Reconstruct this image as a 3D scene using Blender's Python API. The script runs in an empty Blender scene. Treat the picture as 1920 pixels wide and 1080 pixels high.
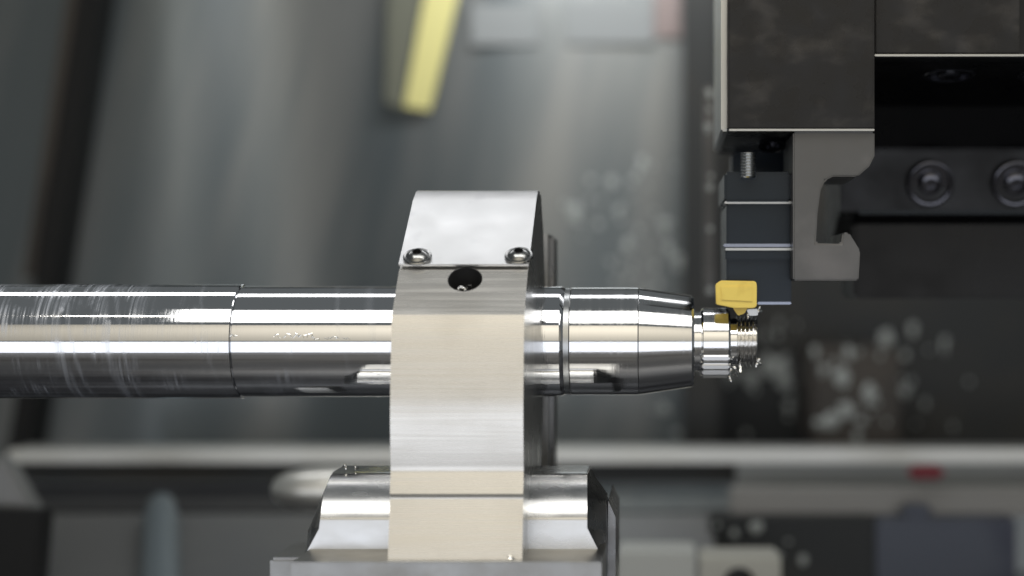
import bpy, bmesh, math, random
from mathutils import Vector, Matrix
random.seed(7)
R = math.radians
sc = bpy.context.scene
COL = sc.collection
S = 0.0003          # metres per layout unit (the shaft is 63 mm thick)
D = 3200.0          # layout units from the camera to the shaft axis plane
CX, CZ = 1250.0, 540.0

# ------------------------------------------------------------------ camera, world, lamps
cam_d = bpy.data.cameras.new('camera'); cam = bpy.data.objects.new('camera', cam_d); COL.objects.link(cam)
cam.location = (0, -D*S, 0); cam.rotation_euler = (R(90), 0, 0)
cam_d.sensor_width = 36; cam_d.lens = 36*D/1920
cam_d.shift_x = (960-CX)/1920; cam_d.shift_y = 0
cam_d.clip_start = 0.02; cam_d.clip_end = 50
cam_d.dof.use_dof = True; cam_d.dof.focus_distance = (D-130)*S; cam_d.dof.aperture_fstop = cam_d.lens/18.0
sc.camera = cam
w = bpy.data.worlds.new('World'); sc.world = w; w.use_nodes = True
w.node_tree.nodes['Background'].inputs[0].default_value = (0.64, 0.69, 0.71, 1)
w.node_tree.nodes['Background'].inputs[1].default_value = 0.17
sc.view_settings.view_transform = 'Standard'; sc.view_settings.look = 'None'
sc.view_settings.exposure = 0; sc.view_settings.gamma = 1
sc.cycles.use_denoising = True
sc.cycles.max_bounces = 8
sc.cycles.sample_clamp_indirect = 6

def lamp(name, loc, target, sx, sz, col, rad):
    """rectangular lamp; rad = radiance of its face"""
    l = bpy.data.lights.new(name, 'AREA'); l.shape = 'RECTANGLE'
    l.size = sx*S; l.size_y = sz*S; l.color = col
    l.energy = rad*l.size*l.size_y*math.pi
    o = bpy.data.objects.new(name, l); COL.objects.link(o)
    o.location = [c*S for c in loc]
    d = Vector(target)-Vector(loc)
    o.rotation_euler = d.to_track_quat('-Z', 'Y').to_euler()
    return o
lamp('work_light', (100, -1500, 1950), (100, 0, -100), 3400, 1250, (1.0, 0.985, 0.95), 2.4)
lamp('door_window_light', (-300, -5200, -1000), (-300, 0, -100), 9000, 2000, (0.90, 0.93, 1.0), 1.25)
lamp('hall_light', (0, -3600, 4600), (0, -7000, 1600), 6000, 1500, (1.0, 0.95, 0.86), 17.0)  # added lamp, brightens the unseen hall wall so its reflection shows
lamp('roof_tube_light', (0, 900, 2300), (0, 0, -100), 5000, 420, (0.98, 0.985, 1.0), 3.5)
lamp('cabin_light', (-330, 3000, 1750), (-330, 3950, 500), 1300, 200, (0.96, 0.98, 1.0), 25.0)  # unseen lamp added to brighten the top of the back wall

# ------------------------------------------------------------------ helpers
def W(x, y, d): return Vector(((x-CX)*S, d*S, (CZ-y)*S))
def at(x, y, d):
    k = (D+d)/D
    return Vector(((x-CX)*k*S, d*S, (CZ-y)*k*S))
def tag(o, label=None, cat=None, group=None, kind=None):
    if label: o['label'] = label
    if cat: o['category'] = cat
    if group: o['group'] = group
    if kind: o['kind'] = kind
    return o
def empty(name, loc=(0, 0, 0)):
    o = bpy.data.objects.new(name, None); COL.objects.link(o); o.location = loc; o.empty_display_size = 0.01
    return o
def link(name, bm, mat, parent=None, smooth=None, bevel=0, seg=2):
    bmesh.ops.recalc_face_normals(bm, faces=bm.faces)
    if bevel:
        es = [e for e in bm.edges if len(e.link_faces) == 2 and e.calc_face_angle(0) > R(30)]
        bmesh.ops.bevel(bm, geom=es, offset=bevel*S, segments=seg, affect='EDGES', clamp_overlap=True)
    me = bpy.data.meshes.new(name); bm.to_mesh(me); bm.free()
    if mat: me.materials.append(mat)
    if smooth is not None:
        for p in me.polygons: p.use_smooth = True
        me.set_sharp_from_angle(angle=R(smooth))
    o = bpy.data.objects.new(name, me); COL.objects.link(o)
    if parent:
        o.parent = parent
        o.matrix_parent_inverse = Matrix.Translation(parent.location).inverted() if parent.type == 'EMPTY' else Matrix()
    return o
def prism(bm, pts, a, b):
    """pts: closed list of world points on one cap, a/b offset vectors of the two caps"""
    v0 = [bm.verts.new(p+a) for p in pts]; v1 = [bm.verts.new(p+b) for p in pts]
    bm.faces.new(v0); bm.faces.new(list(reversed(v1)))
    n = len(pts)
    for i in range(n): bm.faces.new((v0[i], v1[i], v1[(i+1) % n], v0[(i+1) % n]))
def box(bm, x0, x1, y0, y1, d0, d1, view=True):
    """box whose front face (depth d0) covers x0..x1, y0..y1 of the picture plane"""
    f = at if view else W
    p, q = f(x0, y0, d0), f(x1, y1, d0)
    pts = [Vector((p.x, d0*S, p.z)), Vector((q.x, d0*S, p.z)), Vector((q.x, d0*S, q.z)), Vector((p.x, d0*S, q.z))]
    prism(bm, pts, Vector((0, 0, 0)), Vector((0, (d1-d0)*S, 0)))
def boxo(name, x0, x1, y0, y1, d0, d1, mat, parent=None, bevel=2, view=True, smooth=40):
    bm = bmesh.new(); box(bm, x0, x1, y0, y1, d0, d1, view)
    return link(name, bm, mat, parent, smooth, bevel)
def poly(name, pts, d0, d1, mat, parent=None, bevel=2, view=True):
    f = at if view else W
    bm = bmesh.new(); prism(bm, [f(x, y, d0) for x, y in pts], Vector((0, 0, 0)), Vector((0, (d1-d0)*S, 0)))
    return link(name, bm, mat, parent, 40, bevel)
def lathe(bm, prof, centre, axis, seg=96, rf=None):
    """prof: list of (t along axis, radius) in layout units; rf(i, phi) -> radius override"""
    axis = Vector(axis).normalized(); q = axis.to_track_quat('Z', 'Y')
    rings = []
    for i, (t, r) in enumerate(prof):
        if r <= 0:
            rings.append([bm.verts.new(centre + q @ Vector((0, 0, t*S)))]); continue
        ring = []
        for k in range(seg):
            ph = 2*math.pi*k/seg
            rr = rf(i, ph, r) if rf else r
            ring.append(bm.verts.new(centre + q @ Vector((rr*S*math.cos(ph), rr*S*math.sin(ph), t*S))))
        rings.append(ring)
    for a, b in zip(rings, rings[1:]):
        if len(a) == 1 and len(b) == 1: continue
        for k in range(seg):
            k2 = (k+1) % seg
            if len(a) == 1: bm.faces.new((a[0], b[k], b[k2]))
            elif len(b) == 1: bm.faces.new((a[k], b[0], a[k2]))
            else: bm.faces.new((a[k], b[k], b[k2], a[k2]))
def boolean(o, cutter):
    m = o.modifiers.new('cut', 'BOOLEAN'); m.operation = 'DIFFERENCE'; m.object = cutter; m.solver = 'EXACT'
    dg = bpy.context.evaluated_depsgraph_get()
    me = bpy.data.meshes.new_from_object(o.evaluated_get(dg))
    o.modifiers.remove(m); old = o.data; me.name = old.name; o.data = me
    bpy.data.meshes.remove(old); bpy.data.objects.remove(cutter)

# ------------------------------------------------------------------ materials
def mat(name, col, rough=0.4, metal=0.0, spec=0.5, rvar=0.0, rscale=(1, 1, 1), cvar=None, cscale=(30, 30, 30), cth=(0.45, 0.7),
        bump=0.0, bscale=(1, 1, 1), coat=0.0, dist=0.0005, crot=0.0):
    m = bpy.data.materials.new(name); m.use_nodes = True
    nt = m.node_tree; N = nt.nodes; L = nt.links; b = N['Principled BSDF']
    b.inputs['Base Color'].default_value = (*col, 1); b.inputs['Roughness'].default_value = rough
    b.inputs['Metallic'].default_value = metal; b.inputs['Specular IOR Level'].default_value = spec
    b.inputs['Coat Weight'].default_value = coat
    tc = N.new('ShaderNodeTexCoord')
    def noise(scale, det=4, rot=0.0):
        mp = N.new('ShaderNodeMapping'); mp.inputs['Scale'].default_value = scale; mp.vector_type = 'TEXTURE' if rot else 'POINT'
        if rot: mp.inputs['Scale'].default_value = [1/max(1e-3, q) for q in scale]; mp.inputs['Rotation'].default_value = (0, rot, 0)
        L.new(tc.outputs['Object'], mp.inputs['Vector'])
        n = N.new('ShaderNodeTexNoise'); n.inputs['Scale'].default_value = 1; n.inputs['Detail'].default_value = det
        L.new(mp.outputs[0], n.inputs['Vector']); return n
    if rvar:
        n = noise(rscale); mr = N.new('ShaderNodeMapRange')
        mr.inputs['From Min'].default_value = 0.3; mr.inputs['From Max'].default_value = 0.7
        mr.inputs['To Min'].default_value = max(0.0, rough-rvar); mr.inputs['To Max'].default_value = min(1, rough+rvar)
        L.new(n.outputs['Fac'], mr.inputs['Value']); L.new(mr.outputs[0], b.inputs['Roughness'])
    if cvar:
        n = noise(cscale, 6, crot); mr = N.new('ShaderNodeMapRange'); mr.interpolation_type = 'SMOOTHSTEP'
        mr.inputs['From Min'].default_value = cth[0]; mr.inputs['From Max'].default_value = cth[1]
        L.new(n.outputs['Fac'], mr.inputs['Value'])
        mx = N.new('ShaderNodeMix'); mx.data_type = 'RGBA'
        mx.inputs['A'].default_value = (*col, 1); mx.inputs['B'].default_value = (*cvar, 1)
        L.new(mr.outputs[0], mx.inputs['Factor']); L.new(mx.outputs['Result'], b.inputs['Base Color'])
    if bump:
        n = noise(bscale, 3); bp = N.new('ShaderNodeBump'); bp.inputs['Strength'].default_value = bump
        bp.inputs['Distance'].default_value = dist
        L.new(n.outputs['Fac'], bp.inputs['Height']); L.new(bp.outputs[0], b.inputs['Normal'])
    return m

def shaft_mat(name, smear):
    """ground chrome with thin wiped oil films running round the bar"""
    m = bpy.data.materials.new(name); m.use_nodes = True
    nt = m.node_tree; N = nt.nodes; L = nt.links; b = N['Principled BSDF']
    b.inputs['Base Color'].default_value = (0.88, 0.885, 0.90, 1); b.inputs['Metallic'].default_value = 1
    b.inputs['Roughness'].default_value = 0.045
    tc = N.new('ShaderNodeTexCoord')
    sep = N.new('ShaderNodeSeparateXYZ'); L.new(tc.outputs['Object'], sep.inputs[0])
    def math_(op, a, b_=None, c=None):
        n = N.new('ShaderNodeMath'); n.operation = op
        for i, v in enumerate((a, b_, c)):
            if v is None: continue
            if isinstance(v, (int, float)): n.inputs[i].default_value = v
            else: L.new(v, n.inputs[i])
        return n.outputs[0]
    def noise(scale, det=5, rough=0.6):
        mp = N.new('ShaderNodeMapping'); mp.inputs['Scale'].default_value = scale
        L.new(tc.outputs['Object'], mp.inputs['Vector'])
        n = N.new('ShaderNodeTexNoise'); n.inputs['Scale'].default_value = 1; n.inputs['Detail'].default_value = det
        n.inputs['Roughness'].default_value = rough
        L.new(mp.outputs[0], n.inputs['Vector']); return n.outputs['Fac']
    def ramp(v, a, c):
        mr = N.new('ShaderNodeMapRange'); mr.interpolation_type = 'SMOOTHSTEP'
        mr.inputs['From Min'].default_value = a; mr.inputs['From Max'].default_value = c
        L.new(v, mr.inputs['Value']); return mr.outputs[0]
    film = noise((900, 18, 18), 4)          # fine circumferential streaks
    patch = noise((26, 34, 34), 3)          # where the film lies
    amount = math_('MULTIPLY', ramp(film, 0.42, 0.72), ramp(patch, 0.50 if smear else 0.60, 0.72))
    if len(smear) > 3:
        left = N.new('ShaderNodeMapRange'); left.interpolation_type = 'SMOOTHSTEP'
        left.inputs['From Min'].default_value = (330-CX)*S; left.inputs['From Max'].default_value = (230-CX)*S
        L.new(sep.outputs['X'], left.inputs['Value'])
        lit_side = ramp(sep.outputs['Z'], (CZ-650)*S, (CZ-615)*S)  # keeps the film to the upper side, where bright reflections light it
        amount = math_('MAXIMUM', amount, math_('MULTIPLY', math_('MULTIPLY', math_('MULTIPLY', left.outputs[0], lit_side), ramp(film, 0.42, 0.66)), ramp(noise((60, 50, 50), 3), 0.42, 0.6)))
    rings = None
    wob = math_('MULTIPLY', math_('SUBTRACT', noise((40, 40, 40), 2), 0.5), 0.006)
    for x0, wd, st in smear:
        cx = (x0-CX)*S
        # distance to a slanting ring round the bar
        t = math_('ADD', sep.outputs['X'], math_('MULTIPLY', sep.outputs['Z'], 0.22))
        dd = math_('ABSOLUTE', math_('SUBTRACT', math_('ADD', t, wob), cx))
        mr = N.new('ShaderNodeMapRange'); mr.interpolation_type = 'SMOOTHSTEP'
        mr.inputs['From Min'].default_value = wd*S; mr.inputs['From Max'].default_value = 0
        L.new(dd, mr.inputs['Value'])
        r = math_('MULTIPLY', mr.outputs[0], st)
        rings = r if rings is None else math_('MAXIMUM', rings, r)
    if rings is not None: amount = math_('MAXIMUM', amount, math_('MULTIPLY', rings, ramp(film, 0.25, 0.65)))
    # film: a dull, slightly blue dielectric layer mixed over the metal
    df = N.new('ShaderNodeBsdfDiffuse'); df.inputs['Color'].default_value = (0.62, 0.66, 0.74, 1)
    mix = N.new('ShaderNodeMixShader')
    out = N['Material Output']
    L.new(math_('MULTIPLY', amount, 0.46), mix.inputs[0]); L.new(b.outputs[0], mix.inputs[1]); L.new(df.outputs[0], mix.inputs[2])
    L.new(mix.outputs[0], out.inputs['Surface'])
    L.new(math_('ADD', math_('MULTIPLY', amount, 0.25), 0.04), b.inputs['Roughness'])
    bp = N.new('ShaderNodeBump'); bp.inputs['Strength'].default_value = 0.20; bp.inputs['Distance'].default_value = 0.0001
    L.new(noise((500, 40, 40), 4), bp.inputs['Height']); L.new(bp.outputs[0], b.inputs['Normal'])
    return m

M = {}
M['chrome_bar'] = shaft_mat('polished_bar_oiled', [(122, 16, 0.55), (148, 7, 0.5), (212, 14, 0.5), (238, 8, 0.35), (392, 5, 0.25)])
M['chrome'] = shaft_mat('polished_bar', [(640, 7, 0.18), (700, 12, 0.2)])
M['chrome_clean'] = mat('ground_steel', (0.86, 0.86, 0.86), 0.09, 1, rvar=0.05, rscale=(700, 25, 25), bump=0.14, bscale=(900, 25, 25), dist=0.0001)
M['thread'] = mat('cut_thread', (0.88, 0.87, 0.85), 0.17, 1)
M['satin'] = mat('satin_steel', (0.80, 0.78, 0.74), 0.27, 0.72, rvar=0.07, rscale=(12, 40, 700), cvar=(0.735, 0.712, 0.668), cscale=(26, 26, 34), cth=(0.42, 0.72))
M['plate'] = mat('ground_plate', (0.80, 0.80, 0.80), 0.42, 1, rvar=0.04, rscale=(60, 60, 60), cvar=(0.74, 0.74, 0.745), cscale=(70, 70, 70), cth=(0.55, 0.75))
M['block'] = mat('milled_block', (0.66, 0.66, 0.655), 0.24, 1, rvar=0.06, rscale=(40, 80, 80), bump=0.05, bscale=(900, 30, 30), dist=0.0001)
M['base'] = mat('base_steel', (0.36, 0.36, 0.355), 0.35, 1, rvar=0.06, rscale=(50, 50, 50), cvar=(0.32, 0.315, 0.30), cscale=(60, 60, 60))
M['side'] = mat('side_steel', (0.22, 0.22, 0.22), 0.30, 1, rvar=0.08, rscale=(90, 90, 90))
M['bolt'] = mat('bolt_steel', (0.33, 0.33, 0.325), 0.22, 1, rvar=0.06, rscale=(300, 300, 300))
M['dark_hole'] = mat('oily_bore', (0.16, 0.16, 0.16), 0.35, 0.8)
M['chip'] = mat('bright_swarf', (0.85, 0.84, 0.80), 0.15, 1)
M['gold'] = mat('yellow_coated_carbide', (0.95, 0.72, 0.15), 0.35, 0.1, cvar=(0.85, 0.62, 0.12), cscale=(120, 120, 120), bump=0.1, bscale=(500, 500, 500))
M['turret'] = mat('blackened_steel', (0.018, 0.018, 0.019), 0.30, 0.30, spec=0.35, rvar=0.12, rscale=(70, 70, 70), cvar=(0.055, 0.052, 0.050), cscale=(40, 40, 60), cth=(0.48, 0.8))
M['turret_dark'] = mat('black_oxide', (0.005, 0.005, 0.006), 0.34, 0.1, spec=0.35, rvar=0.1, rscale=(30, 30, 30))
M['bracket'] = mat('grey_bracket_steel', (0.115, 0.114, 0.112), 0.36, 0.6, cvar=(0.155, 0.15, 0.148), cscale=(30, 30, 30), rvar=0.08, rscale=(50, 50, 50))
M['shank'] = mat('blue_black_shank', (0.020, 0.027, 0.036), 0.22, 0.5)
M['edge'] = mat('worn_bright_edge', (0.55, 0.56, 0.56), 0.28, 1)  # bright steel; thin strips of it draw edge highlights on the dark blocks
M['wall'] = mat('enclosure_sheet', (0.160, 0.185, 0.195), 0.36, 0.45, rvar=0.10, rscale=(5, 3, 1.2), cvar=(0.285, 0.292, 0.285), cscale=(9, 3, 1.1), cth=(0.40, 0.68), crot=0.22)  # slanted pale streaks in the colour stand in for diagonal reflections
M['wall_light'] = mat('guard_sheet', (0.34, 0.355, 0.35), 0.46, 0.45, cvar=(0.30, 0.31, 0.31), cscale=(3, 3, 1.5))
M['dark_panel'] = mat('dark_panel', (0.030, 0.033, 0.034), 0.45, 0.2, cvar=(0.045, 0.043, 0.038), cscale=(7, 7, 7))
M['seam'] = mat('black_seal', (0.008, 0.008, 0.008), 0.6)
M['brown'] = mat('brown_oiled_panel', (0.095, 0.082, 0.070), 0.5, 0.2, cvar=(0.065, 0.058, 0.052), cscale=(9, 9, 9))
M['rail'] = mat('way_rail', (0.88, 0.88, 0.84), 0.42, 0.9, cvar=(0.80, 0.79, 0.72), cscale=(6, 6, 6))
M['tray'] = mat('tray_sheet', (0.30, 0.30, 0.295), 0.38, 0.6, rvar=0.05, rscale=(3, 3, 3), cvar=(0.24, 0.245, 0.25), cscale=(3, 3, 3))
M['yellow'] = mat('yellow_tape', (0.80, 0.74, 0.30), 0.5)
M['red'] = mat('red_plastic', (0.28, 0.02, 0.035), 0.4)
M['cream'] = mat('cream_plastic', (0.62, 0.61, 0.54), 0.45)
M['white'] = mat('white_plastic', (0.66, 0.67, 0.63), 0.45)
M['blue'] = mat('blue_grey_panel', (0.095, 0.105, 0.13), 0.35, 0.5, cvar=(0.06, 0.065, 0.09), cscale=(8, 8, 8))
M['pale_panel'] = mat('pale_panel', (0.36, 0.35, 0.33), 0.45, 0.3)
M['beige_hall'] = mat('beige_hall_wall', (0.62, 0.592, 0.53), 0.8)
M['drop'] = mat('dried_coolant', (0.50, 0.53, 0.51), 0.3, 0.0)
M['trough'] = mat('dark_trough', (0.06, 0.062, 0.068), 0.35, 0.5, cvar=(0.045, 0.047, 0.055), cscale=(4, 4, 4))
M['oily_floor'] = mat('oily_floor', (0.075, 0.078, 0.085), 0.3, 0.3, cvar=(0.03, 0.03, 0.034), cscale=(3, 8, 8))
M['quill'] = mat('bright_quill', (0.95, 0.93, 0.86), 0.34, 0.9)
M['olive'] = mat('olive_tape', (0.15, 0.155, 0.115), 0.5)
M['lip'] = mat('blue_bright_lip', (0.34, 0.37, 0.46), 0.22, 1)  # bluish bright metal, its thin strips draw the glints on the shank
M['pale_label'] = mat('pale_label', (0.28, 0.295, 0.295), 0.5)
M['pink_label'] = mat('pink_label', (0.30, 0.235, 0.22), 0.5)
M['bluepipe'] = mat('pale_blue_hose', (0.22, 0.26, 0.28), 0.45, 0.3)

# ------------------------------------------------------------------ the setting (behind, out of focus)
def sheet(name, pts, y0, y1, material, label_kind=True, th=30):
    """bent sheet: pts = list of (px, depth), swept from y0 to y1 (picture plane heights at depth 4000)"""
    bm = bmesh.new(); k = (D+4000)/D
    front, back = [], []
    for yy in (y0, y1):
        z = (CZ-yy)*k*S
        front.append([bm.verts.new((at(x, 0, d).x, d*S, z)) for x, d in pts])
        back.append([bm.verts.new((at(x, 0, d).x, (d+th)*S, z)) for x, d in pts])
    n = len(pts)
    for i in range(n-1):
        bm.faces.new((front[0][i], front[0][i+1], front[1][i+1], front[1][i]))
        bm.faces.new((back[0][i], back[1][i], back[1][i+1], back[0][i+1]))
        for q in (0, 1): bm.faces.new((front[q][i], back[q][i], back[q][i+1], front[q][i+1]))
    for i in (0, n-1): bm.faces.new((front[0][i], front[1][i], back[1][i], back[0][i]))
    return link(name, bm, material, None, 60)
def bend(x0, x1, n, f): return [(x0+(x1-x0)*i/n, f(x0+(x1-x0)*i/n)) for i in range(n+1)]
def g(x, c, s): return math.exp(-((x-c)/s)**2)
def wall_d(x): return 4000 - 40*g(x, 330, 110) + 150*g(x, 560, 230) - 40*g(x, 1000, 240)
wl = sheet('enclosure_wall', bend(-900, 1300, 180, wall_d), -700, 900, M['wall'])
tag(wl, kind='structure')
wd = sheet('far_wall', bend(1300, 2700, 40, lambda x: 4060), -700, 900, M['dark_panel']); tag(wd, kind='structure')
# tray floor
bm = bmesh.new(); zf = -1250
vs = [bm.verts.new((x*S, y*S, zf*S)) for x, y in ((-6000, -3000), (5000, -3000), (5000, 4300), (-6000, 4300))]
bm.faces.new(vs); fl = link('tray_floor', bm, M['oily_floor']); tag(fl, kind='structure')
def slab(name, pts, material, off=(0, 40, -40)):
    bm = bmesh.new(); of = Vector(off)*S
    prism(bm, pts, Vector((0, 0, 0)), of); return link(name, bm, material, None, 20, 3)
lg = slab('sloping_guard', [at(84, 962, 2380), at(1340, 962, 2380), at(1340, 1180, 1500), at(84, 1180, 1500)], M['tray'])
tag(lg, 'sloping grey sheet guard below the dark trough behind the steady rest', 'guard')
lg = slab('olive_trough', [at(1042, 906, 2700), at(1374, 906, 2700), at(1374, 958, 2420), at(1042, 958, 2420)], M['wall'])
tag(lg, 'grey trough section under the rail right of the steady rest', 'trough')
lg = slab('dark_trough', [at(40, 906, 2700), at(1038, 906, 2700), at(1038, 958, 2420), at(84, 958, 2420)], M['trough'])
tag(lg, 'dark oily trough below the pale rail left of the steady rest', 'trough')
pa, pb = at(303, 932, 2350), at(300, 1200, 1430)
bm = bmesh.new(); Lp = (pb-pa).length/S
lathe(bm, [(0, 0), (20, 22), (70, 44), (200, 56), (Lp, 60), (Lp, 0)], pa, pb-pa, 40)  # solid rod in place of a soft reflection streak
hp = link('coolant_pipe', bm, M['bluepipe'], None, 40); tag(hp, 'pale blue grey pipe running down the sloping guard at lower left', 'pipe')
bm = bmesh.new(); lathe(bm, [(0, 0), (3, 14), (12, 30), (40, 46), (90, 56), (150, 60), (420, 60), (420, 0)], Vector((0, 0, 0)), (1, 0, 0), 64)
o = link('rest_cylinder', bm, M['quill'], None, 40); o.location = at(508, 918, 1100)  # rounded bright shape standing in for a cream glow
tag(o, 'blurred bright rounded cylinder end just left of the steady rest base', 'cylinder')
# hall behind the camera (seen only in reflections)
bm = bmesh.new()
prism(bm, [Vector((x*S, -7600*S, z*S)) for x, z in ((-9000, 250), (9000, 250), (9000, 5200), (-9000, 5200))], Vector((0, 0, 0)), Vector((0, -100*S, 0)))
hw = link('hall_wall', bm, M['beige_hall']); tag(hw, kind='structure')

o = poly('corner_seal', [(154, -60), (194, -60), (50, 860), (10, 860)], 3800, 4010, M['seam'], bevel=6)
tag(o, 'black slanting rubber seal strip down the left of the enclosure wall', 'seal')
o = poly('trim_strip', [(132, -60), (152, -60), (60, 520), (42, 520)], 3790, 4005, M['brown'], bevel=4)  # brown strip paints the highlight beside the seal
tag(o, 'narrow brown trim strip along the slanting black seal', 'trim')
o = poly('tape_strip', [(805, -60), (872, -60), (806, 208), (757, 200)], 3985, 3989, M['yellow'], bevel=1)
tag(o, 'slanted yellow tape strip on the grey back wall at the top', 'tape')
o = poly('olive_tape', [(728, -60), (800, -60), (752, 205), (722, 190)], 3998, 4002, M['olive'], bevel=1)  # olive strip paints the yellowish haze next to the tape
tag(o, 'dull olive faded tape beside the left edge of the yellow tape', 'tape')  # painted haze, not a second tape
o = boxo('pale_label', 884, 1010, 8, 84, 3950, 4010, M['pale_label'], bevel=1)  # flat pale panels paint window reflections on the wall
tag(o, 'blurred pale label on the back wall right of the yellow tape', 'label')  # painted reflection, no real label here
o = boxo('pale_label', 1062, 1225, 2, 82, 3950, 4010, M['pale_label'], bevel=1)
tag(o, 'wider blurred pale label on the back wall nearest the dark post', 'label')  # painted reflection, no real label here
o = boxo('pink_label', 1227, 1276, -20, 70, 3965, 4010, M['pink_label'], bevel=1)  # pinkish panel paints the reddish end of the wall reflection
tag(o, 'small blurred pinkish label at the top beside the dark post', 'label')  # painted reflection, no real label here
o = boxo('dark_post', 1282, 1352, -80, 846, 3500, 4100, M['dark_panel'], bevel=20)  # dark box standing in for an upright shadow
tag(o, 'dark upright post of the enclosure left of the turret', 'post')
o = boxo('guard_strip', 1320, 1340, 160, 560, 1500, 1540, M['bracket'], bevel=6)
tag(o, 'thin upright bright metal strip behind the tool block', 'metal strip')
o = boxo('brown_cover', 1525, 1690, 655, 842, 3300, 4055, M['brown'], bevel=20)
tag(o, 'square brown cover on the dark far wall above the rail', 'cover')
# rails
o = boxo('way_rail', 14, 2300, 843, 868, 2700, 2900, M['rail'], bevel=5)
tag(o, 'long pale horizontal rail across the whole background', 'rail')
o = boxo('rail_skirt', 20, 1380, 868.8, 905, 2760, 2860, M['dark_panel'], bevel=2)
tag(o, 'dark skirt strip under the left of the pale rail', 'skirt')
o = boxo('rail_ledge', 1370, 2300, 918, 968, 2300, 2420, M['pale_panel'], bevel=8)
tag(o, 'pale ledge plate under the rail at lower right', 'ledge')
o = boxo('rail_web', 1380.5, 2300, 868.8, 917, 2700, 2750, M['wall_light'], bevel=2)
tag(o, 'grey web plate between the rail and the pale ledge', 'plate')
o = boxo('red_cap', 1706, 1772, 876, 900, 2250, 2330, M['red'], bevel=14)
tag(o, 'small dark red cap on the ledge below the rail', 'cap')
o = boxo('round_stop', 1690, 1750, 948, 972, 2200, 2270, M['blue'], bevel=14)
tag(o, 'dark rounded stop below the red cap', 'stop')
o = boxo('lower_cabinet', 1330, 1640, 970, 1200, 2200, 2400, M['dark_panel'], bevel=8)  # solid dark block drawn for a blurred wet reflection
tag(o, 'dark cabinet front below the ledge behind the cream box', 'cabinet')
o = boxo('blue_cabinet', 1642, 1905, 972, 1200, 2200, 2400, M['blue'], bevel=8)  # solid bluish block, likewise drawn for a wet reflection
tag(o, 'blue grey cabinet front at the lower right corner', 'cabinet')
o = boxo('white_box', 1158, 1304, 1036, 1180, 1500, 1700, M['white'], bevel=6)
tag(o, 'white plastic box at the bottom right of the steady rest', 'box')
sw = empty('switch_box', at(1386, 1120, 1500))
tag(sw, 'cream switch box with a round black knob at the bottom edge', 'switch box')
boxo('housing', 1312, 1465, 1046, 1200, 1500, 1700, M['cream'], sw, bevel=9)
bm = bmesh.new(); lathe(bm, [(0, 44), (30, 44), (40, 36), (40, 0)], at(1386, 1094, 1500), (0, -1, 0), 40)
link('knob', bm, M['seam'], sw, 40)
o = poly('corner_bracket', [(-40, 850), (8, 868), (62, 962), (-40, 985)], 1800, 1900, M['tray'], bevel=8)
tag(o, 'grey angled bracket at the left edge below the rail', 'bracket')
o = poly('corner_block', [(-60, 955), (82, 960), (62, 1200), (-60, 1200)], 1700, 1790, M['seam'], bevel=8)
tag(o, 'black block in the lower left corner', 'block')
# dried coolant drops on the guard and the far wall
def drop(x, y, d, r, run=0):
    """a flat irregular dome of dried coolant, some with a run below"""
    bm = bmesh.new(); n = 16; a = random.uniform(0.8, 1.3); ph0 = random.uniform(0, 6.3); rip = [random.uniform(-.16, .16) for _ in range(3)]
    def rr(ph, f):
        q = r*f*(1+rip[0]*math.sin(2*ph+ph0)+rip[1]*math.sin(3*ph)+rip[2]*math.sin(5*ph+ph0))
        x_, z_ = q*math.cos(ph), q*a*math.sin(ph)
        if z_ < 0: z_ *= 1+run
        return x_, z_
    rings = []
    for f, h in ((1, 0), (0.85, 0.10), (0.6, 0.19), (0.3, 0.24)):
        rings.append([bm.verts.new((rr(2*math.pi*k/n, f)[0]*S, -h*r*S, rr(2*math.pi*k/n, f)[1]*S)) for k in range(n)])
    top = bm.verts.new((0, -0.25*r*S, 0)); bm.faces.new(rings[0])
    for p, q in zip(rings, rings[1:]):
        for k in range(n): bm.faces.new((p[k], p[(k+1) % n], q[(k+1) % n], q[k]))
    for k in range(n): bm.faces.new((rings[-1][k], rings[-1][(k+1) % n], top))
    o = link('coolant_drop', bm, M['drop'], None, 80); o.location = at(x, y, d); return o
def size(a, b): return a+(b-a)*random.random()**2.2
for i in range(44):
    x = random.triangular(1020, 1290, 1210); y = random.triangular(230, 570, 470)
    tag(drop(x, y, wall_d(x)-1 if x < 1278 else 3499, size(8, 26), random.choice((0, 0, 1.2))), 'small grey dried coolant drop on the wall left of the tool block', 'drop', 'coolant drops on the guard wall')
for i in range(62):
    x = random.triangular(1290, 1860, 1430); y = random.triangular(560, 842, 730)
    tag(drop(x, y, 3499 if x < 1352 else (3299 if 1525 < x < 1690 and y > 655 else 4059), size(8, 34), random.choice((0, 0, 0.8, 2.4))), 'pale dried coolant drop on the dark wall below the turret', 'drop', 'coolant drops on the dark far wall')
for y in (176, 205, 238, 244, 330, 352, 430, 545):
    tag(drop(1330+random.uniform(-4, 4), y, 1496, random.uniform(6, 11)), 'small pale coolant drop on the thin upright metal strip', 'drop', 'coolant drops on the metal strip')
for i in range(10):
    tag(drop(random.uniform(1060, 1270), random.uniform(760, 830), 3985, size(7, 22)), 'grey coolant drop on the wall just above the rail', 'drop', 'coolant drops above the rail')
for i in range(9):
    tag(drop(random.uniform(1340, 1600), random.uniform(985, 1060), 2199, size(7, 22)), 'coolant drop on the dark cabinet below the ledge', 'drop', 'coolant drops on the cabinet')

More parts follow.
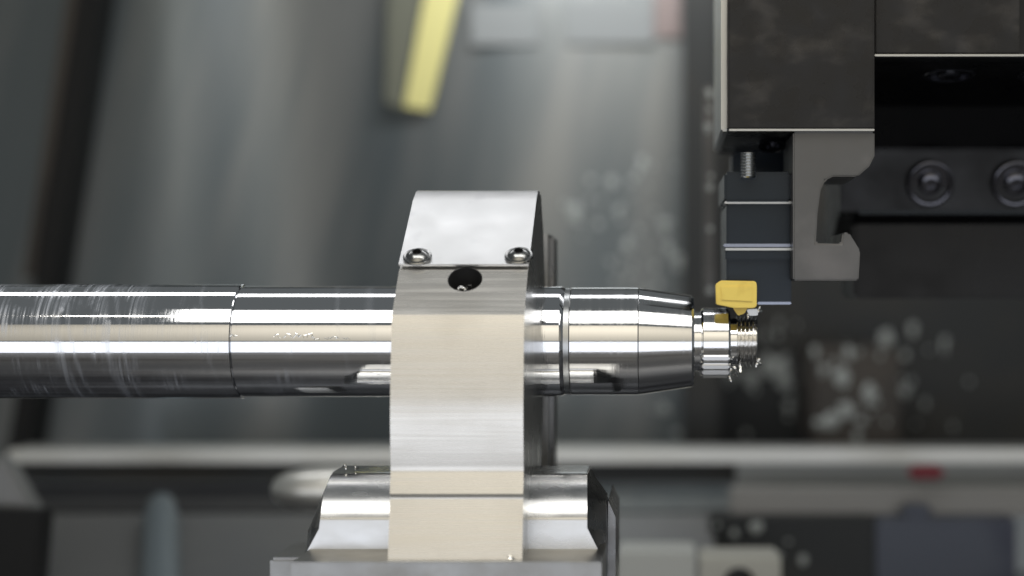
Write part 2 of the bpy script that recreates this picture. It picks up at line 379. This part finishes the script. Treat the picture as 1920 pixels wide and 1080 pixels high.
# ------------------------------------------------------------------ the shaft
AX = 640
sh = empty('machined_shaft', W(700, AX, 0))
tag(sh, 'polished steel shaft with tapered end held through the steady rest', 'shaft')
def turned(name, prof, m, seg=160, smooth=12):
    bm = bmesh.new(); lathe(bm, [(x-CX, r) for x, r in prof], W(CX, AX, 0), (1, 0, 0), seg)
    return link(name, bm, m, sh, smooth)
turned('main_bar', [(-900, 0), (-900, 107), (452, 107), (456, 107), (457.5, 105.5), (457.6, 100)], M['chrome_bar'])
turned('ground_section', [(457.6, 100), (457.7, 101.5), (460, 104), (1054, 103.5), (1058, 102), (1061, 100.2)], M['chrome'])
turned('relief_ring', [(1061.2, 90), (1061.2, 100.0), (1071, 100.0), (1071, 90)], M['edge'])
turned('journal', [(1071.2, 90), (1071.2, 100.2), (1073, 101.2), (1197, 101.2), (1198, 100.6)], M['chrome_clean'])
turned('taper', [(1198.1, 100.4), (1199, 101), (1296, 86.5), (1300, 84), (1301, 80), (1301, 50)], M['chrome_clean'])
turned('neck', [(1300.9, 56), (1315, 56)], M['chrome_clean'])
turned('collar', [(1314, 50), (1314, 59), (1318, 63), (1364, 63), (1368, 59), (1368, 40)], M['chrome_clean'])
turned('undercut', [(1367.9, 44), (1382, 44)], M['chrome_clean'])
# spline teeth on the lower half of the collar
def tooth_mesh():
    bm = bmesh.new()
    L = 29; w0 = 5.6; h = 4.5
    base = [(-L+5, -w0), (L-5, -w0), (L, 0), (L-5, w0), (-L+5, w0), (-L, 0)]
    top = [(-L+7, -w0+2.2), (L-7, -w0+2.2), (L-3, 0), (L-7, w0-2.2), (-L+7, w0-2.2), (-L+3, 0)]
    v0 = [bm.verts.new((x*S, y*S, -6*S)) for x, y in base]; v1 = [bm.verts.new((x*S, y*S, 1*S)) for x, y in base]
    v2 = [bm.verts.new((x*S, y*S, h*S)) for x, y in top]
    for a, b in ((v0, v1), (v1, v2)):
        for i in range(6): bm.faces.new((a[i], a[(i+1) % 6], b[(i+1) % 6], b[i]))
    bm.faces.new(v2); bm.faces.new(list(reversed(v0)))
    bmesh.ops.recalc_face_normals(bm, faces=bm.faces)
    me = bpy.data.meshes.new('spline_tooth'); bm.to_mesh(me); bm.free(); me.materials.append(M['white_steel']); return me
M['white_steel'] = mat('fresh_cut_steel', (0.82, 0.82, 0.82), 0.28, 1)
tm = tooth_mesh()
for k in range(9):
    th = R((-27, -45, -62, -80, -97, -115, -132, -150, -167)[k])                    # angle below the horizontal, towards the camera first
    o = bpy.data.objects.new('spline_tooth', tm); COL.objects.link(o); o.parent = sh
    c = W(1341, AX, 0) + Vector((0, -math.cos(th), math.sin(th)))*64*S
    tn = R(-9-1.5*k) if k < 3 else th      # the near teeth are cut like a saw: their flats face the door
    n = Vector((0, -math.cos(tn), math.sin(tn)))
    xax = Vector((1, 0, 0)); yax = n.cross(xax)
    mt = Matrix((xax, yax, n)).transposed().to_4x4(); mt.translation = c
    o.matrix_parent_inverse = Matrix.Translation(sh.location).inverted(); o.matrix_basis = mt
# helical thread
bm = bmesh.new(); nx, nph, x0, x1, pitch = 110, 96, 1380, 1420, 7.4
rings = []
for i in range(nx+1):
    x = x0+(x1-x0)*i/nx; ring = []
    for k in range(nph):
        ph = 2*math.pi*k/nph
        t = ((x/pitch + ph/(2*math.pi)) % 1.0); tri = abs(2*t-1)
        r = 40 + 8.0*min(1, max(0, (tri-0.12)/0.72))
        if x > 1415: r -= (x-1415)*0.7
        ring.append(bm.verts.new(W(x, AX, 0) + Vector((0, math.cos(ph)*r*S, math.sin(ph)*r*S))))
    rings.append(ring)
for a, b in zip(rings, rings[1:]):
    for k in range(nph): bm.faces.new((a[k], b[k], b[(k+1) % nph], a[(k+1) % nph]))
bm.faces.new(rings[-1])
link('thread', bm, M['thread'], sh, 35)

def scribble(x0, x1, ybase, amp, n, th):
    bm = bmesh.new(); prev = None
    for i in range(n):
        t = i/(n-1); x = x0+(x1-x0)*t + random.uniform(-3, 3); y = ybase + random.uniform(-amp, amp)
        h = (AX-y)/104.15; an = math.asin(max(-1, min(1, h)))
        c = W(x, AX, 0)+Vector((0, -math.cos(an), math.sin(an)))*104.15*S
        nn = Vector((0, -math.cos(an), math.sin(an)))
        cur = (c, nn)
        if prev and random.random() < 0.86:
            d = (cur[0]-prev[0]).normalized(); sd = d.cross(nn).normalized()*th*S
            v = [bm.verts.new(q) for q in (prev[0]-sd, prev[0]+sd, cur[0]+sd, cur[0]-sd)]
            tp = [bm.verts.new(q) for q in (prev[0]+nn*th*0.33*S, cur[0]+nn*th*0.33*S)]
            bm.faces.new((v[0], tp[0], tp[1], v[3])); bm.faces.new((v[1], v[2], tp[1], tp[0])); bm.faces.new(v)
        prev = cur
    return link('scratch', bm, M['scratch'], sh, 30)
M['scratch'] = mat('bright_scratch', (0.97, 0.97, 0.94), 0.12, 1)
scribble(535, 612, 627, 5, 40, 0.7); scribble(612, 676, 631, 4, 24, 0.6); scribble(455, 470, 626, 4, 10, 0.6)
for q in range(9):
    xx = random.uniform(90, 420); yy = random.choice([random.uniform(668, 700), random.uniform(560, 600)])
    scribble(xx, xx+random.uniform(2, 8), yy, 4, 4, 0.6).location = (0, -0.0006, 0)
# curled swarf
def curl(name, start, n, r, pitch, thick, direction, label, mat_=None, turns=1.5, jitter=0.2):
    bm = bmesh.new(); q = Vector(direction).normalized().to_track_quat('Z', 'Y'); prev = None
    for i in range(n+1):
        a = turns*2*math.pi*i/n; rr = r*(1+jitter*math.sin(3*a))
        c = start + q @ Vector((rr*math.cos(a)*S, rr*math.sin(a)*S, pitch*i/n*S))
        t = q @ Vector((-math.sin(a), math.cos(a), 0.3)).normalized(); u = q @ Vector((0, 0, 1)); v = t.cross(u)
        ring = [bm.verts.new(c + (u*math.cos(b)*2.2 + v*math.sin(b)*0.6)*thick*S) for b in (0, math.pi/2, math.pi, 3*math.pi/2)]
        if prev:
            for k in range(4): bm.faces.new((prev[k], ring[k], ring[(k+1) % 4], prev[(k+1) % 4]))
        prev = ring
    o = link(name, bm, M['chip'], None, 60)
    return tag(o, label, 'metal chip')
curl('metal_chip', W(1418, 686, -25), 26, 6, 14, 1.0, (0.4, 0, 1), 'curled bright metal chip hanging under the thread tip')
curl('metal_chip', W(1370, 694, -30), 26, 9, 20, 0.9, (1, 0, 0.4), 'thin metal chip hanging between the collar and the thread', turns=1.1)
curl('metal_chip', W(1366, 706, -20), 20, 4, 8, 0.8, (0.4, 0, -1), 'tiny chip stuck to the lowest tooth of the collar')
curl('metal_chip', W(1421, 588, -10), 24, 5, 12, 1.3, (0.3, 0, 1), 'bright chip curling up at the end of the thread beside the insert')

# ------------------------------------------------------------------ the steady rest
sr = empty('steady_rest', W(900, 1060, 0))
tag(sr, 'satin steel steady rest arm with two button head screws gripping the shaft', 'steady rest')
XL, XR = 787, 1010
def profile(pts, y0, d0, step=6):
    """pts: (py, angle of the surface normal above the horizontal); integrates the front surface downwards"""
    out = [(y0, d0)]; y, d = y0, d0
    while y < pts[-1][0]:
        for (ya, ta), (yb, tb) in zip(pts, pts[1:]):
            if ya <= y <= yb: th = ta+(tb-ta)*(y-ya)/max(1e-6, yb-ya); break
        y += step; d -= math.tan(R(th))*step; out.append((y, d))
    return out
def wy(y, d): return CZ-(CZ-y)*(D+d)/D
arm_front = profile([(506, 44), (570, 42), (588, 41), (589, 12), (640, 7), (740, 4.5), (775, 0.5), (800, -3), (872, -6), (880, 0), (885, 12), (924, 11), (926, -17), (931, -17), (935, 12), (1062, 10)], 506, -246, 2)
arm_front = [(wy(y, d), d) for y, d in arm_front]
top_pts = [(363, 40), (363, -20), (364, -38), (368, -52), (374, -63)]
plate_end = (502, -243)
arm = top_pts[:3] + [(372, -56)] + [(y+4, d+4) for y, d in (plate_end,)]   # seat of the cover plate
prof = [(363, 60), (363, -18), (366, -36), (374, -52)] + [(wy(505, -236), -236)] + arm_front
prof += [(arm_front[-1][0], 40), (900, 60), (745, 120), (700, 150), (560, 170), (430, 120)]
bm = bmesh.new()
ptsw = [Vector((0, d*S, (CZ-y)*S)) for y, d in prof]
prism(bm, ptsw, Vector(((XL-CX)*S, 0, 0)), Vector(((XR-CX)*S, 0, 0)))
armo = link('arm', bm, M['satin'], sr, 30)
# bore for the lubricant port, cut at right angles to the local surface
nrm = Vector((0, -math.cos(R(42)), math.sin(R(42))))
hc = W(884, 528, -262); hc = Vector(((CX-1250)*S, 0, 0)) + Vector(((1250-378*(D-262)/D-CX)*S, -262*S, (CZ-(540-16*(D-262)/D))*S))
bm = bmesh.new(); lathe(bm, [(-75, 0), (-75, 30), (60, 30), (60, 0)], hc, nrm, 64); cut = link('cut', bm, M['dark_hole'])
boolean(armo, cut)
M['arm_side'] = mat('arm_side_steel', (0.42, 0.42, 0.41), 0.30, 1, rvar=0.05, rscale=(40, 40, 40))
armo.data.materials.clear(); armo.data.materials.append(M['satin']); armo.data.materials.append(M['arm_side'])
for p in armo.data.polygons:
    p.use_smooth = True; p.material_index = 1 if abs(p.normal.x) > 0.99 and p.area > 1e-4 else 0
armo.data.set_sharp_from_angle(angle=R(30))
bm = bmesh.new(); lathe(bm, [(-1.5, 30.2), (-1.5, 29.2), (-70, 29.2), (-70, 0)], hc, nrm, 48)
link('port_liner', bm, M['dark_hole'], sr, 30)  # dark liner added to paint the shade inside the bore
# cover plate
a0 = Vector((0, -54*S, (CZ-370)*S)); a1 = Vector((0, -243*S, (CZ-503)*S))
pn = Vector((0, -(a0.z-a1.z), -(a1.y-a0.y)*-1)); pn = Vector((0, a1.z-a0.z, a0.y-a1.y)).normalized()
bm = bmesh.new()
bp = [a0+pn*0.3*S, a1+pn*0.3*S, a1+pn*5*S, a0+(a1-a0)*0.10+pn*5.6*S, Vector((0, -40*S, (CZ-362.5)*S)), Vector((0, -36*S, (CZ-361)*S)), Vector((0, -20*S, (CZ-358.5)*S)), Vector((0, 20*S, (CZ-358.5)*S)), Vector((0, 20*S, (CZ-362.5)*S)), Vector((0, -20*S, (CZ-362.6)*S))]
prism(bm, bp, Vector(((XL-1.5-CX)*S, 0, 0)), Vector(((XR+1.5-CX)*S, 0, 0)))
link('cover_plate', bm, M['plate'], sr, 25, 0.8)
# lip shadow gap under the plate comes from the 5-unit step
def bolt(px, py, dep):
    k = (D+dep)/D
    c = Vector(((px-CX)*k*S, dep*S, (CZ-py)*k*S))
    def rf(i, ph, r):
        if i in (6, 7):
            a = (ph % (math.pi/3)) - math.pi/6
            return r*math.cos(math.pi/6)/math.cos(a)*1.08
        return r
    bm = bmesh.new()
    lathe(bm, [(0, 25), (3, 25), (4.5, 23.5), (5, 20), (9, 16.5), (11.8, 11.5), (12.6, 8.2), (5, 8.0), (5, 0)], Vector((0, 0, 0)), pn, 48, rf)
    o = link('button_screw', bm, M['bolt'], None, 30); o.parent = sr
    o.matrix_parent_inverse = Matrix.Translation(sr.location).inverted(); o.location = c
    bm = bmesh.new(); lathe(bm, [(12.3, 7.6), (12.3, 7.5), (6, 7.2), (6, 0)], Vector((0, 0, 0)), pn, 6)
    h = link('socket', bm, M['seam'], None, 30); h.parent = o  # black hex liner added to darken the recess like shade
    return o
# points on the plate: py 480
def on_plate(px, py):
    best = None
    for i in range(400):
        t = i/400; p = (a0*(1-t)+a1*t) + pn*5.5*S
        y = CZ-(p.z/S)*D/(D+p.y/S)
        if best is None or abs(y-py) < best[0]: best = (abs(y-py), p.y/S)
    return bolt(px, py, best[1])
on_plate(783, 483); on_plate(973, 481)
# swarf lying in the bore
for k in range(7):
    c = hc - nrm*(random.uniform(3, 10)*S) + Vector((random.uniform(-10, 16)*S, 0, 0)) + Vector((0, -0.67, -0.74))*random.uniform(14, 21)*S
    o = curl('metal_chip', c, 14, random.uniform(2.5, 5), 5, 0.8, (random.random()-.5, random.random(), random.random()-.5), 'tiny bright metal chip lying in the round port of the steady rest')
    o['group'] = 'chips in the round port'
# rear jaw plate to the right of the arm
o = boxo('rear_jaw', 1012, 1027, 438, 900, 240, 420, M['base'], sr, 2, view=True)
boxo('rear_jaw_back', 1028, 1039, 446, 900, 300, 400, M['side'], sr, 2)
# flank blocks
blk = profile([(884, 80), (890, 62), (908, 50), (930, 40), (937, 36), (970, 20), (974, 4), (1078, 2.5)], 884, -150, 2)
def lerp(pts, y):
    if y <= pts[0][0]: return pts[0][1]
    for (a, p), (b, q) in zip(pts, pts[1:]):
        if a <= y <= b: return p+(q-p)*(y-a)/(b-a)
    return pts[-1][1]
def flank(left, right, outer, sgn):
    bm = bmesh.new(); rows = []
    for y, d in blk:
        rows.append([bm.verts.new(at(lerp(left, y), y, d)), bm.verts.new(at(lerp(right, y), y, d)),
                     bm.verts.new(Vector((at(lerp(right, y), y, d).x, -50*S, at(0, y, d).z))), bm.verts.new(Vector((at(lerp(left, y), y, d).x, -50*S, at(0, y, d).z)))])
    for a, b in zip(rows, rows[1:]):
        for i in range(4): bm.faces.new((a[i], a[(i+1) % 4], b[(i+1) % 4], b[i]))
    bm.faces.new(rows[0]); bm.faces.new(list(reversed(rows[-1])))
    fo = link('flank_block', bm, M['block'], sr, 30)
    bm = bmesh.new(); rows = []
    inner = right if sgn > 0 else left
    for y, d in blk:
        if y < 892: continue
        a = at(lerp(inner, y)+sgn*0.6, y, d+1); b = at(lerp(outer, y)+sgn*0.6, y+5, d+90)
        b2 = Vector((b.x, max(b.y+10*S, -45*S), b.z)); a2 = Vector((a.x, max(a.y+10*S, -45*S), a.z))
        rows.append([bm.verts.new(q) for q in (a, b, b2, a2)])
    for a, b in zip(rows, rows[1:]):
        for i in range(4): bm.faces.new((a[i], a[(i+1) % 4], b[(i+1) % 4], b[i]))
    bm.faces.new(rows[0]); bm.faces.new(list(reversed(rows[-1])))
    link('chamfered_cheek', bm, M['side'] if sgn > 0 else M['block'], sr, 30)
flank([(876, 630), (891, 621), (926, 606), (992, 598), (1042, 571), (1078, 571)], [(876, 745)], [(876, 629), (930, 603), (990, 578), (1015, 576), (1042, 569), (1078, 569)], -1)
flank([(876, 970)], [(876, 1101), (990, 1101), (1042, 1127)], [(876, 1102), (933, 1136), (1054, 1138)], 1)
boxo('base_plate', 545, 1128, 1054, 1200, -392, -95, M['base'], sr, 2)
poly('side_rib', [(1140, 938), (1154, 970), (1154, 1200), (1140, 1200)], -120, 150, M['side'], sr, 2)
boxo('back_lug', 505, 570, 1046, 1200, 60, 260, M['base'], sr, 6)

# ------------------------------------------------------------------ tool turret and holder
tt = empty('tool_turret', at(1800, 100, 200))
tag(tt, 'dark machine turret with recessed screws at the upper right', 'turret')
prof = [(-300, -60), (104, -60), (107, -54), (118, 60), (150, 330), (200, 470), (280, 540), (396, 560), (400, 900), (-300, 900)]
bm = bmesh.new()
prism(bm, [Vector((0, d*S, (CZ-(540-(540-y)*(D+d)/D))*S)) for y, d in prof[:-2]] + [Vector((0, 900*S, 60*S)), Vector((0, 900*S, 840*S))],
      Vector(((1632-CX)*S, 0, 0)), Vector(((2400-CX)*S, 0, 0)))
link('disc', bm, M['turret_dark'], tt, 30, 3)
def recess(parent, px, py, d, r, nrm, m_ring, m_in):
    bm = bmesh.new(); c = at(px, py, d)
    lathe(bm, [(-2, r*1.0), (1, r*1.0), (3, r*0.94), (3, r*0.9), (2, r*0.84), (-14, r*0.80), (-14, r*0.5), (2, r*0.46), (5, r*0.36), (5, r*0.2), (-6, r*0.2), (-6, 0)], c, nrm, 48)
    return link('screw', bm, m_ring, parent, 50)
M['screw_dark'] = mat('oiled_black_screw', (0.15, 0.15, 0.17), 0.16, 0.95)
recess(tt, 1780, 141, 210, 52, (0, -0.13, -1), M['screw_dark'], None)
recess(tt, 1956, 141, 210, 52, (0, -0.13, -1), M['screw_dark'], None)
recess(tt, 1745, 345, 535, 52, (0, -1, -0.35), M['screw_dark'], None)
recess(tt, 1906, 345, 535, 52, (0, -1, -0.35), M['screw_dark'], None)
boxo('front_plate', 1642, 1912, -60, 100, -72, -40, M['turret'], tt, 2)
boxo('turret_edge', 1640, 2100, 101.5, 105.5, -74, -50, M['edge'], tt, 1)  # bright strip paints the highlight along the turret edge
boxo('lower_lip', 1610, 2200, 392, 402, 560, 700, M['shank'], tt, 2)
boxo('lower_body', 1600, 2200, 403, 560, 640, 900, M['turret_dark'], tt, 8)

th_ = empty('tool_holder', at(1480, 240, 0))
tag(th_, 'dark square tool holder block carrying the yellow insert above the thread', 'tool holder')
boxo('holder_block', 1364, 1640, -160, 243, -100, 500, M['turret'], th_, 4)
o = boxo('edge_strip', 1367, 1640, 241.5, 245.5, -103, -80, M['edge'], th_, 1)
o = boxo('side_strip', 1352, 1366, -120, 246, -60, 420, M['edge'], th_, 3)
poly('bracket', [(1487, 247), (1640, 247), (1640, 292), (1630, 312), (1608, 331), (1562, 331), (1548, 338), (1539, 356), (1533, 400), (1530, 456), (1577, 457), (1580, 436), (1592, 436), (1613, 470), (1610, 526), (1487, 526)], -90, 160, M['bracket'], th_, 3)
boxo('clamp', 1358, 1484, 322, 378, -40, 300, M['shank'], th_, 5)
boxo('shank', 1362, 1484, 381, 570, -20, 300, M['shank'], th_, 4)
boxo('clamp_lip', 1356, 1484, 457, 463, -34, 40, M['lip'], th_, 2)
boxo('clamp_lip', 1360, 1484, 468, 488, -30, 40, M['shank'], th_, 3)
boxo('shank_edge', 1358, 1484, 377.5, 382, -32, 60, M['edge'], th_, 1.5)
boxo('clamp_rim', 1360, 1484, 465, 469.5, -33, 40, M['edge'], th_, 1)
boxo('shank_edge', 1420, 1484, 566, 571, -26, 60, M['lip'], th_, 1.5)
bm = bmesh.new(); lathe(bm, [(-4, 27), (4, 27), (6, 20), (4, 14), (-4, 13), (-4, 0)], at(1448, 271, 110), (0, -0.45, -1), 40)
link('socket_screw', bm, M['screw_dark'], th_, 30)
bm = bmesh.new(); prof_s = []
for i in range(9): prof_s += [(i*5.5, 12), (i*5.5+2.7, 15)]
lathe(bm, [(0, 0)] + prof_s + [(49, 0)], at(1403, 334, -60), (0, 0, 1), 32); link('set_screw', bm, M['edge'], th_, 30)
boxo('back_web', 1372, 1500, 285, 340, 420, 520, M['shank'], th_, 6)
# insert
bm = bmesh.new()
pp = [(1342, 533), (1352, 526), (1416, 527), (1419, 532), (1419, 574), (1414, 578), (1378, 578), (1343, 571)]
prism(bm, [at(x, y, -70) for x, y in pp], Vector((0, 0, 0)), Vector((0, 42*S, 0)))
o = link('insert', bm, M['gold'], th_, 30, 1.4, 2); o['label'] = 'yellow coated cutting insert'
poly('chip_groove', [(1351, 537), (1411, 536), (1411, 566), (1353, 563)], -72.5, -69, M['gold'], th_, 1.2)
poly('insert_tip', [(1374, 577), (1402, 577), (1396, 588), (1384, 592)], -58, -40, M['gold'], th_, 1.5)
poly('insert_seat', [(1400, 580), (1421, 579), (1420, 592), (1404, 592)], -56, -44, M['edge'], th_, 1.5)

for px, py, dp, tx in ((648, 879, -160, 'small bright chip lying on the top edge of the left flank block'), (668, 880, -150, 'bright chip bead beside another on top of the left flank block'),
                       (1378, 706, -20, 'loose chip curl just below the undercut of the shaft'), (1404, 596, -52, 'short bright curl caught under the yellow insert'),
                       (1240, 1052, -380, 'small chip on the far bottom edge right of the base'), (958, 1050, -380, 'tiny dark speck of swarf at the foot of the arm')):
    k = (D+dp)/D
    if px == 1240: continue
    curl('metal_chip', at(px, py, dp), 14, random.uniform(2.5, 4.5), random.uniform(3, 9), 0.8, (random.random()-.3, random.random()-.5, 1), tx, turns=1.2)
